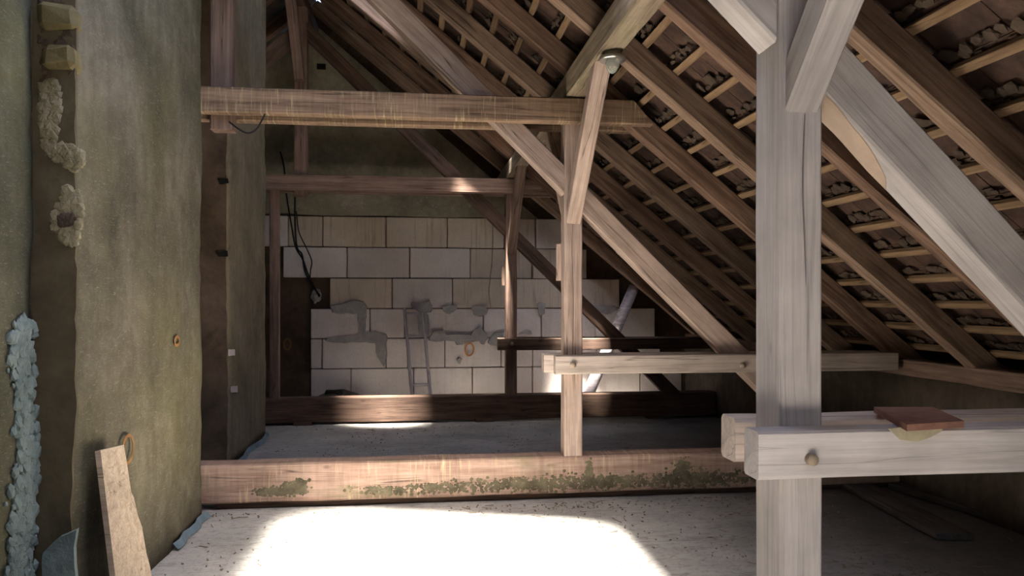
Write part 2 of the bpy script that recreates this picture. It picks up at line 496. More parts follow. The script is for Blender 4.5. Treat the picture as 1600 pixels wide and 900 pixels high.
def rough_box(name, lo, hi, mat, cell=0.09, amp=0.012, edge=0.02, seed=0, kind=None):
    """masonry body with uneven plaster faces and worn corners"""
    lo, hi = Vector(lo), Vector(hi); s = hi - lo
    base = Vector(((lo.x + hi.x) / 2, (lo.y + hi.y) / 2, lo.z))
    n = [max(1, min(70, int(s[i] / cell))) for i in range(3)]
    bm = bmesh.new(); vd = {}
    def V(i, j, k):
        if (i, j, k) in vd: return vd[(i, j, k)]
        p = Vector((lo.x + s.x * i / n[0], lo.y + s.y * j / n[1], lo.z + s.z * k / n[2]))
        on = [i in (0, n[0]), j in (0, n[1])]
        d = Vector((0, 0, 0))
        if on[0]: d.x = (1 if i else -1)
        if on[1]: d.y = (1 if j else -1)
        f = noise.noise(p * 1.3 + Vector((seed, 0, 0))) * amp + noise.noise(p * 5 + Vector((0, seed, 0))) * amp * 0.45
        if on[0] and on[1]:
            f -= edge * (0.5 + 0.9 * abs(noise.noise(p * Vector((1, 1, 1)).x * 4 + Vector((0, 0, seed)))))
        p = p + d * f
        vd[(i, j, k)] = bm.verts.new(p - base)
        return vd[(i, j, k)]
    for j in range(n[1]):
        for k in range(n[2]):
            for i in (0, n[0]):
                bm.faces.new((V(i, j, k), V(i, j + 1, k), V(i, j + 1, k + 1), V(i, j, k + 1)))
    for i in range(n[0]):
        for k in range(n[2]):
            for j in (0, n[1]):
                bm.faces.new((V(i, j, k), V(i + 1, j, k), V(i + 1, j, k + 1), V(i, j, k + 1)))
    for i in range(n[0]):
        for j in range(n[1]):
            for k in (0, n[2]):
                bm.faces.new((V(i, j, k), V(i + 1, j, k), V(i + 1, j + 1, k), V(i, j + 1, k)))
    bmesh.ops.recalc_face_normals(bm, faces=bm.faces)
    me = bpy.data.meshes.new(name); bm.to_mesh(me); bm.free()
    me.polygons.foreach_set('use_smooth', [True] * len(me.polygons))
    o = link(name, me, mat, None, Matrix.Translation(base))
    if kind: o['kind'] = kind
    return o

def prism_y(name, poly, y0, y1, mat, parent=None):
    """polygon in x-z extruded along y"""
    n = len(poly)
    o0 = Vector((sum(p[0] for p in poly) / n, (y0 + y1) / 2, min(p[1] for p in poly)))
    verts = [Vector((x, y, z)) - o0 for y in (y0, y1) for x, z in poly]
    faces = [tuple(range(n)), tuple(range(n, 2 * n))[::-1]] + [(i, (i + 1) % n, n + (i + 1) % n, n + i) for i in range(n)]
    return link(name, mesh(name, verts, faces), mat, parent, Matrix.Translation(o0))

# ------------------------------------------------------------------ the shell
def floor_mesh():
    bm = bmesh.new()
    nx, ny = 48, 70
    x0, x1, y0, y1 = -7.2, 4.4, REAR_Y - 0.2, GABLE_Y + 0.3
    g = [[bm.verts.new((x0 + (x1 - x0) * i / nx, y0 + (y1 - y0) * j / ny,
         noise.noise(Vector((i * .37, j * .4, 2))) * 0.008)) for j in range(ny + 1)] for i in range(nx + 1)]
    for i in range(nx):
        for j in range(ny):
            bm.faces.new((g[i][j], g[i + 1][j], g[i + 1][j + 1], g[i][j + 1]))
    ex = bmesh.ops.extrude_face_region(bm, geom=bm.faces[:])
    for v in ex['geom']:
        if isinstance(v, bmesh.types.BMVert): v.co.z -= 0.2
    bmesh.ops.recalc_face_normals(bm, faces=bm.faces)
    me = bpy.data.meshes.new('floor'); bm.to_mesh(me); bm.free()
    me.polygons.foreach_set('use_smooth', [True] * len(me.polygons))
    return me
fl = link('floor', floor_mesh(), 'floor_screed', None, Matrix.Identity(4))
tag(fl, 'dusty pale grey screed floor strewn with straw and crumbs', kind='structure')

# right knee wall and wall plate
kw_ = rough_box('wall_right', (3.95, REAR_Y, 0), (4.3, GABLE_Y + 0.1, 0.93), 'plaster_knee', 0.16, 0.012, 0.015, 3, 'structure')
tag(kw_, 'low dark knee wall under the eaves')
beam('wall_plate', (4.0, REAR_Y + .05, 1.0), (4.0, GABLE_Y - .12, 1.0), 0.16, 0.13, 'wood_brown',
     'long squared timber plate lying on the low eaves wall', 'beam')

# gable wall at the far end
bx = lambda z: (4.28 + 0.30 - z) / 0.82
gable = prism_y('wall_back', [(-6.9, 0), (4.2, 0), (4.2, bx(0) * 0 + 1.1), (RIDGE_X, RIDGE_Z + 0.2), (-6.9, 1.1)], GABLE_Y + 0.10, GABLE_Y + 0.32, 'plaster_brown')
tag(gable, 'far gable wall of pale aerated blocks under grey plaster', kind='structure')
WY = GABLE_Y
pz = at(600, 339, WY).z
up_pl = prism_y('plaster_coat', [(-6.5, pz + .03), (-2.4, pz + .02), (-1.9, pz + .035), (-1.2, pz + .005), (-0.4, pz + .02), (0.3, pz), (1.0, pz + .015), (1.75, pz), (RIDGE_X, RIDGE_Z - 0.03), (-6.5, roof_z(2 * 1.42 * -1 + 6.5) + 2.2)], WY - 0.02, WY + 0.11, 'plaster_gable', gable)
up_pl['label'] = 'grey green plaster coat on the upper gable'
rows_v = [338.5, 386.5, 434.5, 482, 528.5, 575.5, 629]
rows_z = [at(600, v, WY).z for v in rows_v]
rows_u = [
    [395, 450, 504, 603, 699, 788, 837, 905],
    [442, 542, 640, 735, 832, 917],
    [515, 613, 707, 803, 900, 968],
    [485, 578, 632, 755, 846, 930, 1024],
    [485, 503, 603, 637, 695, 783, 832, 932, 1032],
    [485, 548, 646, 738, 832, 905, 1000, 1066],
]
tan_blocks = {(0, 1), (0, 2), (0, 3), (0, 4), (0, 5), (2, 0), (2, 2), (2, 3), (1, 3), (1, 4), (2, 4)}
rnd = random.Random(5)
for r, us in enumerate(rows_u):
    zt, zb = rows_z[r], rows_z[r + 1]
    if r == 5: zb = 0.02
    for k in range(len(us) - 1):
        xa, xb = at(us[k], 500, WY).x, at(us[k + 1], 500, WY).x
        g = 0.006
        dy = rnd.uniform(-0.012, 0.012)
        if (r, k) == (1, 3): dy = 0.035
        o = box('block', (xa + g, WY + dy, zb + g), (xb - g, WY + 0.13, zt - g), 'block_tan' if (r, k) in tan_blocks else 'block_white',
                gable, 0, 0.008, 0.004, r * 20 + k)
# concrete end piece right of the lowest course
box('concrete_pier', (at(1067, 500, WY).x, WY - 0.02, 0.02), (at(1112, 500, WY).x, WY + 0.13, rows_z[4]), 'mortar_dark', gable, 0, 0.01, 0.006, 3)
def c1(pts, ox, oy, s): return [at(ox + x / s, oy + y / s, WY - 0.013) for x, y in pts]
SMEARS = [
    c1([(400,195),(480,180),(520,170),(580,175),(597,200),(600,260),(590,340),(640,338),(700,350),(715,375),(705,400),(708,470),(695,530),(680,515),(655,480),(650,400),(600,395),(480,400),(400,395),(375,385),(390,372),(480,365),(550,362),(555,300),(542,240),(480,238),(410,235)], 400, 420, 3.461),
    c1([(838,190),(850,178),(900,180),(940,170),(950,200),(945,235),(900,240),(845,215)], 400, 420, 3.461),
    c1([(1003,205),(1030,195),(1085,195),(1093,210),(1070,238),(1045,245),(1015,230)], 400, 420, 3.461),
    c1([(772,60),(790,40),(880,45),(915,80),(900,120),(850,138),(790,110)], 600, 470, 5.625),
    c1([(395,340),(430,265),(520,260),(545,300),(620,300),(740,290),(770,300),(800,250),(850,225),(875,270),(905,290),(910,330),(890,380),(860,375),(840,345),(700,350),(690,385),(640,385),(625,350),(545,355),(400,352)], 600, 470, 5.625),
    c1([(905,370),(940,310),(975,275),(1050,275),(1050,330),(1000,345),(995,400),(940,395)], 600, 470, 5.625),
    c1([(1175,300),(1190,280),(1250,255),(1290,265),(1300,300)], 600, 470, 5.625),
    c1([(350,445),(380,435),(450,445),(465,465),(420,480),(360,470)], 800, 320, 2.8125),
    c1([(300,130),(370,90),(395,130),(395,300),(320,310),(300,250)], 600, 470, 5.625),
    c1([(110,440),(125,425),(145,435),(145,480),(120,485)], 800, 320, 2.8125),
]
for i, s in enumerate(SMEARS):
    o = patch('mortar_smear', s, (0, -1, 0), 0.012, 'mortar_grey', gable, 0.02, 3, i)
    if i == 0: o['label'] = 'grey mortar smear along the block joints'
o = ring('paint_ring', at(733.5, 546, WY - 0.02), (1, 0, 0.25), (-.1, 0, 1), 0.072, 0.098, 0.022, 'paint_orange', gable, (0, -1, 0))
o['label'] = 'orange painted ring on the blocks'
ring('paint_ring', at(449, 538, WY + 0.09), (1, 0, 0), (0, 0, 1), 0.055, 0.085, 0.018, 'paint_rust', gable, (0, -1, 0))
patch('paint_spot', c1([(1085,490),(1100,478),(1112,492),(1105,515),(1090,512)], 400, 420, 3.461), (0, -1, 0), .006, 'mortar_grey', gable, .01, 3, 8)
box('vent_hole', at(495, 108, WY - 0.03) , at(509, 100, WY - 0.019) + Vector((0, 0.03, 0)), 'hole_dark', gable)  # flat dark box, its colour stands for the unlit depth of the vent
# light mortar spots along the bottom of the plaster
bm = bmesh.new()
cl = [(rnd.uniform(455, 735), rnd.uniform(316, 328)) for _ in range(11)]
for k in range(90):
    cu = rnd.choice(cl); u = cu[0] + rnd.gauss(0, 9); v = cu[1] + rnd.gauss(0, 4)
    p = at(u, min(333, v), WY - 0.022); r = rnd.uniform(0.004, 0.016)
    bmesh.ops.create_icosphere(bm, subdivisions=1, radius=1.0, matrix=Matrix.Translation(p - Vector((0, WY, 0))) @ Matrix.Diagonal((r, 0.006, r * rnd.uniform(.6, 1.8), 1)))
me = bpy.data.meshes.new('mortar_crumb'); bm.to_mesh(me); bm.free()
o = link('mortar_crumb', me, 'mortar_grey', gable, Matrix.Translation((0, WY, 0))); o['kind'] = 'stuff'

# rear gable behind the viewer, with the window that lights the near timbers
for nm, poly in (('a', None),):
    y0, y1 = REAR_Y - 0.25, REAR_Y
    left = prism_y('wall_front', [(-6.9, 0), (WIN[0], 0), (WIN[0], roof_z(WIN[0]) + .15), (RIDGE_X, RIDGE_Z + .2), (-6.9, 1.1)], y0, y1, 'plaster_knee')
    tag(left, 'rear gable wall with a small window opening', kind='structure')
    prism_y('wall_panel', [(WIN[1], 0), (4.3, 0), (4.3, .95), (WIN[1], roof_z(WIN[1]) + .15)], y0, y1, 'plaster_knee', left)
    prism_y('wall_panel', [(WIN[0], 0), (WIN[1], 0), (WIN[1], WIN[2]), (WIN[0], WIN[2])], y0, y1, 'plaster_knee', left)
    prism_y('wall_panel', [(WIN[0], WIN[3]), (WIN[1], WIN[3]), (WIN[1], roof_z(WIN[1]) + .15), (WIN[0], roof_z(WIN[0]) + .15)], y0, y1, 'plaster_knee', left)

# left slope: simple closed tiling beyond the ridge
ls = Vector((-1, 0, -0.82)).normalized()
def left_slope():
    x0, x1 = RIDGE_X + 0.02, -7.4
    z = lambda x: RIDGE_Z - 0.82 * (RIDGE_X - x) + 0.28
    y0, y1 = REAR_Y - .3, GABLE_Y + .35
    vs = [(x, y, z(x) + t) for t in (0, .05) for y in (y0, y1) for x in (x0, x1)]
    fs = [(0, 1, 3, 2), (4, 6, 7, 5), (0, 2, 6, 4), (1, 5, 7, 3), (0, 4, 5, 1), (2, 3, 7, 6)]
    return mesh('ceiling', vs, fs)
cap = [(-.42, .06), (0, .46), (.42, .06), (.42, .11), (0, .52), (-.42, .11)]
lsl = link('ceiling', left_slope(), 'clay_tile', None, Matrix.Identity(4))
tag(lsl, 'underside of the tiled slope beyond the ridge', kind='structure')

# ------------------------------------------------------------------ right-hand roof: battens and clay tiles
roof = empty('ceiling', (1.4, 4.0, roof_z(1.4) + .2))
tag(roof, 'sloping roof of brown clay tiles on battens, seen from below', kind='structure')
RAFT_H = 0.16
def in_hole(x, y, H, m=0.0): return H[0] - m < x < H[1] + m and H[2] - m < y < H[3] + m
pitch_x = 0.212
bat_x = [RIDGE_X + 0.08 + pitch_x * k for k in range(int((4.45 - RIDGE_X) / pitch_x))]
BH = 0.034
Y0R, Y1R = REAR_Y - 0.3, GABLE_Y + 0.3
for k, x in enumerate(bat_x):
    p = Vector((x, 0, roof_z(x))) + NR * (RAFT_H + BH / 2 - 0.002)
    cuts = [Y0R, Y1R]
    segs = [(Y0R, Y1R)]
    for H in HOLES:
        if H[0] - .05 < x < H[1] + .05:
            ns = []
            for a, b2 in segs:
                if a < H[2] and b2 > H[3]: ns += [(a, H[2]), (H[3], b2)]
                else: ns.append((a, b2))
            segs = ns
    for a, b2 in segs:
        beam('batten', (p.x, a, p.z), (p.x, b2, p.z), 0.05, BH, 'wood_batten', up=NR, parent=roof, jit=0.004, ch=0.003, step=0.9)
TW, TL, TT = 0.186, 0.56, 0.016
def tile_mesh():
    # flat clay tile, local +X down the slope, rounded tail, hanging nib at the head
    out = [(0, -TW / 2), (TL - .06, -TW / 2), (TL - .015, -TW / 4), (TL, 0), (TL - .015, TW / 4), (TL - .06, TW / 2), (0, TW / 2)]
    n = len(out)
    vs = [(x, y, z) for z in (0, TT) for x, y in out]
    fs = [tuple(range(n))[::-1], tuple(range(n, 2 * n))] + [(i, (i + 1) % n, n + (i + 1) % n, n + i) for i in range(n)]
    b0 = len(vs)
    vs += [(x, y, z) for z in (-.018, .001) for x, y in ((.005, -.02), (.025, -.02), (.025, .02), (.005, .02))]
    fs += [(b0, b0 + 3, b0 + 2, b0 + 1)] + [(b0 + i, b0 + (i + 1) % 4, b0 + 4 + (i + 1) % 4, b0 + 4 + i) for i in range(4)]
    return mesh('tile', vs, fs)
tme = tile_mesh(); tme.materials.append(MATS['clay_tile'])
rt = random.Random(11)
cand = []
for k, x in enumerate(bat_x):
    ny = int((Y1R - Y0R) / 0.19)
    for j in range(ny):
        y = Y0R + 0.19 * (j + 0.5 + 0.5 * (k % 2))
        xm = x + .12
        if any(in_hole(xm, y, H, .055) for H in HOLES): continue
        if k in (0,) and False: continue
        base = Vector((x - 0.03, y + rt.uniform(-.004, .004), roof_z(x - 0.03))) + NR * (RAFT_H + BH + 0.022)
        tilt = math.radians(1.7 + rt.uniform(-.3, .4))
        yawj = math.radians(rt.uniform(-1.2, 1.2))
        R = Matrix((SL, Vector((0, 1, 0)), NR)).transposed().to_4x4()
        M = Matrix.Translation(base) @ R @ Matrix.Rotation(yawj, 4, 'Z') @ Matrix.Rotation(-tilt, 4, 'Y') @ Matrix.Rotation(math.radians(rt.uniform(-.6, .6)), 4, 'X')
        cpt = base + SL * .12
        score = 0
        if cpt.y > 0.6:
            u, v, D = proj(cpt)
            if -40 < u < 1640 and -30 < v < 620 and cpt.x < 4.0:
                d = (cpt - Vector((0, 0, EYE)))
                score = abs(d.normalized().dot(NR)) / d.length_squared
        cand.append((score, M))
cand.sort(key=lambda t: -t[0])
for s, M in cand[:300]:
    o = bpy.data.objects.new('tile', tme); col.objects.link(o)
    o.parent = roof; o.matrix_basis = roof.matrix_basis.inverted() @ M
vs, fs = [], []
for s, M in cand[300:]:
    b0 = len(vs)
    L = roof.matrix_basis.inverted() @ M
    vs += [tuple(L @ v.co) for v in tme.vertices]
    fs += [tuple(b0 + i for i in p.vertices) for p in tme.polygons]
me = bpy.data.meshes.new('tile'); me.from_pydata(vs, [], fs); me.update()
o = link('tile', me, 'clay_tile', roof, roof.matrix_basis); o['kind'] = 'stuff'
# crumbly mortar torching along the upper side of each batten
vs, fs = [], []
ico = bmesh.new(); bmesh.ops.create_icosphere(ico, subdivisions=1, radius=1.0)
iv = [v.co.copy() for v in ico.verts]; ico.verts.index_update(); fi = [tuple(v.index for v in f.verts) for f in ico.faces]; ico.free()
R3 = Matrix((SL, Vector((0, 1, 0)), NR)).transposed()
for k, x in enumerate(bat_x):
    y = Y0R + 2.4
    while y < GABLE_Y:
        y += rt.uniform(.03, .085)
        if rt.random() < .12: y += rt.uniform(.05, .3)
        xx = x - rt.uniform(.035, .075)
        if any(in_hole(xx, y, H, .11) for H in HOLES): continue
        c0 = Vector((xx, y, roof_z(xx))) + NR * (RAFT_H + BH + rt.uniform(-.004, .012))
        sc = Vector((rt.uniform(.015, .05), rt.uniform(.025, .06), rt.uniform(.006, .014)))
        b0 = len(vs)
        for v in iv:
            q = Vector((v.x * sc.x, v.y * sc.y, v.z * sc.z)) * rt.uniform(.75, 1.2)
            vs.append(tuple(c0 + R3 @ q - roof.location if False else c0 + R3 @ q))
        fs += [tuple(b0 + i for i in f) for f in fi]
me = bpy.data.meshes.new('mortar_torching'); me.from_pydata(vs, [], fs); me.update()
o = link('mortar_torching', me, 'mortar_dark', roof, Matrix.Identity(4)); o['kind'] = 'stuff'

prism_y('ridge_cap', [(RIDGE_X + x, RIDGE_Z + z) for x, z in cap], Y0R, Y1R, 'clay_tile', roof)
box('wall_left_eaves', (-7.4, REAR_Y - .2, 0), (-6.9, GABLE_Y + .3, 1.1), 'plaster_knee')['kind'] = 'structure'
# ------------------------------------------------------------------ rafters
RY = [1.45, 2.35, 3.25, 4.18, 5.10, 6.00, 6.95, 7.90, 8.80, 9.70, 10.60]
ordw = ['nearest the viewer at the upper right corner', 'crossing the upper right corner of the picture', 'passing right above the big whitish strut',
        'passing just behind the near post head', 'meeting the purlin above the lamp', 'above the strut of the middle truss',
        'first beyond the middle truss', 'second beyond the middle truss', 'third beyond the middle truss', 'over the farthest truss', 'last one against the gable wall']
for i, y in enumerate(RY):
    x0 = RIDGE_X + 0.02
    if 2.4 < y < 4.0: x0 = 1.12            # trimmed below the skylight
    x1 = 4.32
    p0 = Vector((x0, y - .06, roof_z(x0))) + NR * RAFT_H / 2
    p1 = Vector((x1, y - .06, roof_z(x1))) + NR * RAFT_H / 2
    beam('rafter', p0, p1, 0.12, RAFT_H, 'wood_rafter' if i % 2 else 'wood_rafter_grey',
         'rough brown sloping rafter ' + ordw[i], 'rafter', 'rafters under the roof tiles', up=NR, jit=0.006, ch=0.01)
for k, y in enumerate((7.9, 8.8, 9.7, 10.6)):
    p0 = Vector((RIDGE_X - .02, y - .06, RIDGE_Z + .10)); p1 = p0 + ls * 6.6
    beam('rafter', p0, p1, 0.12, RAFT_H, 'wood_rafter', 'dark rafter of the opposite slope left of the ridge, %s from the gable' % ('fourth', 'third', 'second', 'first')[k], 'rafter', 'rafters left of the ridge', up=(-.82, 0, 1))

# ------------------------------------------------------------------ the three trusses
PX0, PX1 = 1.140, 1.283
PXC = (PX0 + PX1) / 2
PH = math.atan(0.973)
DV = Vector((math.cos(PH), 0, -math.sin(PH))); ND = Vector((math.sin(PH), 0, math.cos(PH)))
def low(x): return 2.19 - 0.973 * (x - 1.32)
T = {  # yfront of the post, post depth, timber tints, words
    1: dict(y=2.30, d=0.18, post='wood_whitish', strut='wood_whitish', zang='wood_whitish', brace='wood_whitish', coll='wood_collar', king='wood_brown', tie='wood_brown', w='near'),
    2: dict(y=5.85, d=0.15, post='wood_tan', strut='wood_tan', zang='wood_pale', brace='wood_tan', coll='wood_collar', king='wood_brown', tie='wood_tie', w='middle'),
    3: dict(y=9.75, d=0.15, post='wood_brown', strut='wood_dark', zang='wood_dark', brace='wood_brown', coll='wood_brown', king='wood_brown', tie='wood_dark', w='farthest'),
}
def peg(parent, x, y, z, r):
    o = tube('peg', [(x, y + .02, z), (x, y - .016, z), (x, y - .02, z)], r, 'peg_wood', parent, 10)
    o['label'] = 'round wooden peg end'
for n, t in T.items():
    y, d, w = t['y'], t['d'], t['w']
    yc = y + d / 2
    tie_top = 0.336
    # post
    kw = {}
    if n == 1:
        kw = dict(groove=dict(off=0.012, w=0.006, d=0.05, x0=1.25, x1=1.83, face='-z'), jit=0.003)
    elif n == 2:
        kw = dict(groove=dict(off=-0.005, w=0.004, d=0.03, x0=0.55, x1=1.9, face='-z'), jit=0.004)
    # local X up, local Z toward +Y (so the front face is -z)
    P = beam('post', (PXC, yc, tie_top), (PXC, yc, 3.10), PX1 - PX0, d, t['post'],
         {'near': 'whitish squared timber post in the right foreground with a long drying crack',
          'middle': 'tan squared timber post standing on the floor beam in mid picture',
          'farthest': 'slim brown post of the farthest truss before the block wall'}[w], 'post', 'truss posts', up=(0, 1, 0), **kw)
    if n > 1:
        yy = y + d + .012
        beam('cleat', (PX0 + .03, yy, 1.70 if n == 2 else 1.74), (PX0 + .03, yy, 1.99), 0.13, 0.03, t['post'], parent=P, up=(0, 1, 0), step=1)
    # tie beam at the floor
    if n > 1:
        zb = 0.05 if n == 2 else 0.028
        beam('tie_beam', (-3.2, yc + .02, (zb + tie_top) / 2), (3.93, yc + .02, (zb + tie_top) / 2), d + .05, tie_top - zb, t['tie'],
             {'middle': 'broad pinkish tan floor beam with green moss and streaks across mid picture',
              'farthest': 'dark brown floor beam before the gable wall, its top edge sunlit'}[w], 'beam', 'tie beams on the floor', jit=0.007, ch=0.012)
    else:
        beam('tie_beam', (-1.45, yc, .17), (3.93, yc, .17), .2, .33, t['tie'], 'floor beam under the near foreground post, below the picture edge', 'beam', 'tie beams on the floor')
    # long struts, cut by the post
    th = 0.165
    yS = yc
    def cpt(x): return Vector((x, yS, low(x))) + ND * th / 2
    def axis_at(x):   # point of the strut axis with given x
        c0 = cpt(0.0); s = (x - c0.x) / DV.x
        return c0 + DV * s
    sw = 0.135
    tan = math.tan(PH)
    xk = RIDGE_X + 0.07
    if n == 1: xk = -0.4
    A0, A1 = axis_at(xk), axis_at(PX0)
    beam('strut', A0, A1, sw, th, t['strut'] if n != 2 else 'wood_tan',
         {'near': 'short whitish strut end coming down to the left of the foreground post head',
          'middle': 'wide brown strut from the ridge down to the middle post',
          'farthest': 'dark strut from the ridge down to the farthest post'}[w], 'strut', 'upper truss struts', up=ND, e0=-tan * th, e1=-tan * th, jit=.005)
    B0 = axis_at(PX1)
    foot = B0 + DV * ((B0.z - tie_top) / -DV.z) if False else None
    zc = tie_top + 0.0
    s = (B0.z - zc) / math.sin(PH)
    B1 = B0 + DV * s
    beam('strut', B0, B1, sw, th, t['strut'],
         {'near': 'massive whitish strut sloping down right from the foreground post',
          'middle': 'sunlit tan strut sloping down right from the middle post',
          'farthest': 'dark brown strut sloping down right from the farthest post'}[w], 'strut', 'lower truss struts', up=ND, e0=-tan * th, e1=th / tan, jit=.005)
    # low clamp beams either side of the post
    hz = 0.145
    zl = {1: 1.0, 2: 0.978, 3: 0.912}[n]
    zx1 = 3.86
    ft = 0.10 if n == 1 else 0.09
    xa = {1: 1.022, 2: 1.055, 3: 1.03}[n]
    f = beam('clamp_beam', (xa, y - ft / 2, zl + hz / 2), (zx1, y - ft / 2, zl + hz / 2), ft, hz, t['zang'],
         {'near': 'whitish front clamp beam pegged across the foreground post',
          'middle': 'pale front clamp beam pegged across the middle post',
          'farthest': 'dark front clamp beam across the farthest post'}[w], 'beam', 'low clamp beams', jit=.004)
    for (px, pv) in {1: [(1266, 717)], 2: [(895, 570), (1160, 571)], 3: [(800, 537)]}[n]:
        q = at(px, pv, y - ft)
        peg(f, q.x, q.y, q.z, 0.018 if n == 1 else 0.024)
    xb = {1: 1.07, 2: 1.005, 3: 1.05}[n]
    yr = y + d
    beam('clamp_beam', (xb, yr + .06, zl + hz / 2 - .005), (zx1, yr + .06, zl + hz / 2 - .005), .12, hz + .005, 'wood_pale' if n == 1 else t['zang'],
         {'near': 'rear clamp beam with pale cut end behind the foreground post',
          'middle': 'rear clamp beam with orange cut end behind the middle post',
          'farthest': 'rear dark clamp beam behind the farthest post'}[w], 'beam', 'low clamp beams', jit=.005, ch=.014)
    # upper collar, a pair of beams clamping posts and king post
    zc0, zc1 = 2.90, 3.085
    xl = -1.9 if n > 1 else -1.45
    if n == 2: xl = -1.62
    for k, yy in enumerate((y - .055, y + d + .055)):
        fr = ('front', 'rear')[k]
        beam('collar_beam', (xl, yy, (zc0 + zc1) / 2), (1.74, yy, (zc0 + zc1) / 2), .10, zc1 - zc0, t['coll'],
             {'near': '%s upper collar beam of the near truss above the picture' % fr,
              'middle': '%s beam of the long streaky upper collar pair of the middle truss' % fr,
              'farthest': '%s beam of the brown upper collar pair of the farthest truss' % fr}[w], 'beam', 'upper collar beams', e1=-.16, jit=.005)
    # king post hanging from the ridge
    if n > 1:
        kb = 2.80 if n == 2 else 2.845
        bm_ = beam('king_post', (RIDGE_X, yc, kb), (RIDGE_X, yc, 5.18), .16, .15, t['king'],
             {'middle': 'brown hanging king post with pointed foot beside the left chimney', 'farthest': 'brown hanging king post in front of the gable peak'}[w], 'post', 'hanging king posts', up=(0, 1, 0), ch=.012)
        # longitudinal brace from king post to ridge
        beam('brace', (RIDGE_X, y - .03, 4.25), (RIDGE_X, y - .98, 5.2), .11, .13, t['king'],
             {'middle': 'brown brace from the middle king post up to the ridge', 'farthest': 'cracked pale brown brace leaning from the far king post to the ridge'}[w], 'brace', 'ridge braces', up=(0, -1, -1), e0=.13)
    # braces from the post to the purlin
    bz = 2.137
    bw, bt = .112, .12
    nb = Vector((0, -1, -1)).normalized()
    fr0 = Vector((PXC + .003, y, bz))                   # lower front edge on the post face
    p0 = fr0 - nb * bt / 2
    p1 = p0 + Vector((0, -1, 1)).normalized() * 1.38
    beam('brace', p0, p1, bw, bt, t['brace'],
         {'near': 'whitish brace rising toward the viewer from the foreground post', 'middle': 'tan brace rising from the middle post to the purlin with lamp',
          'farthest': 'brown brace rising from the farthest post to the purlin'}[w], 'brace', 'post braces', up=nb, e0=-bt, e1=bt * 0, jit=.003)
    if n == 2:
        nb2 = Vector((0, 1, -1)).normalized()
        q0 = Vector((PXC, y + d, bz)) - nb2 * bt / 2
        beam('brace', q0, q0 + Vector((0, 1, 1)).normalized() * 1.38, bw, bt, t['brace'],
             {'near': 'brace rising away from the back of the foreground post', 'middle': 'tan brace rising away behind the middle post'}[w], 'brace', 'post braces', up=nb2, e0=-bt, jit=.003)

# left-hand strut of the farthest truss, seen left of the king post
yS = 9.825
a0 = Vector((RIDGE_X - .07, yS, 4.86)); a1 = a0 + Vector((-1, 0, -.9)) * 2.3
beam('strut', a0, a1, .135, .165, 'wood_brown', 'brown strut descending left from the far king post', 'strut', up=(-.9, 0, 1))
# slim stud beside the second chimney
beam('stud', (-1.735, 9.80, .336), (-1.735, 9.80, 2.90), .115, .10, 'wood_brown', 'slim upright stud at the left end of the farthest truss', 'post', up=(0, 1, 0), jit=.003)
# purlin and ridge beam
beam('purlin', (1.215, REAR_Y + .02, 3.195), (1.215, GABLE_Y - .05, 3.195), .15, .19, 'wood_purlin',
     'heavy greenish purlin running away under the rafters on the posts', 'beam', jit=.004, ch=.01)
beam('ridge_beam', (RIDGE_X, REAR_Y + .02, 5.27), (RIDGE_X, GABLE_Y - .05, 5.27), .14, .17, 'wood_dark', 'dark ridge beam along the top of the roof', 'beam')
# dark board added to keep the gap under the middle floor beam in shade
beam('gap_shade_board', (-1.47, 5.97, .024), (3.9, 5.97, .024), .15, .05, 'wood_dark', 'added dark board shading the gap under the mossy floor beam', 'board')
for k, x in enumerate((-1.5, 0.75, 3.0)):
    box('packing_block', (x, 9.72, 0.0), (x + .22, 9.95, .04), 'wood_dark', None, 0, .004)
    tag(bpy.context.scene.collection.objects[-1], 'small packing block under the far floor beam, %s' % ('left end', 'middle', 'right end')[k], 'block', 'packing blocks')
# skylight trimmers that frame the openings in the tiling
for k, (H, lab) in enumerate(((HOLE_A, 'frame of the open skylight above the foreground'), (HOLE_B, 'frame of the gap in the tiles near the gable'), (HOLE_C, 'frame of the skylight behind the viewer'), (HOLE_D, 'frame of the low gap in the tiles near the gable'), (FILL_HOLE_E, 'frame of the low fill gap added in the tiles right beside the gable'), (FILL_HOLE_F, 'frame of the fill gap added in the tiles below the far ridge'))):
    wf = empty('window_%d' % (k + 1), (H[0], H[2], roof_z(H[0])))
    tag(wf, lab, kind='structure')
    for yy in (H[2] + .01, H[3] - .01):
        a = Vector((H[0], yy, roof_z(H[0]))) + NR * .22; b2 = Vector((H[1], yy, roof_z(H[1]))) + NR * .22
        beam('frame_rail', a, b2, .03, .10, 'wood_batten', parent=wf, up=NR, step=1)
    for xx in (H[0], H[1]):
        a = Vector((xx, H[2], roof_z(xx))) + NR * .22; b2 = Vector((xx, H[3], roof_z(xx))) + NR * .22
        beam('frame_rail', a, b2, .03, .10, 'wood_batten', parent=wf, up=NR, step=1)

# ------------------------------------------------------------------ masonry on the left
CX = -1.50
chim = rough_box('chimney', (-2.7, 3.60, 0), (CX, 5.70, 5.6), 'plaster_left', 0.08, 0.014, 0.022, 1)
tag(chim, 'broad plastered chimney breast filling the left side, scratched and mossy', 'chimney')
nearw = rough_box('wall_left', (-2.7, REAR_Y, 0), (-1.65, 3.595, 5.4), 'plaster_near', 0.12, 0.012, 0.02, 2, 'structure')
tag(nearw, 'greenish plastered wall at the left edge')
pier = rough_box('chimney', (-2.75, 7.27, 0), (-1.70, 9.10, 5.7), 'plaster_pier', 0.1, 0.012, 0.02, 4)
tag(pier, 'second grey plastered chimney standing behind the first by the king post', 'chimney')
patch('side_coat', [at(u, v, 3.603) for u, v in [(52, -260), (118, -260), (121, 0), (119, 250), (122, 520), (120, 700), (112, 800), (118, 1000), (50, 1000)]], (0, -1, 0), .014, 'plaster_side', chim, .012, 14, 71)['label'] = 'brown coat on the side facing the viewer'
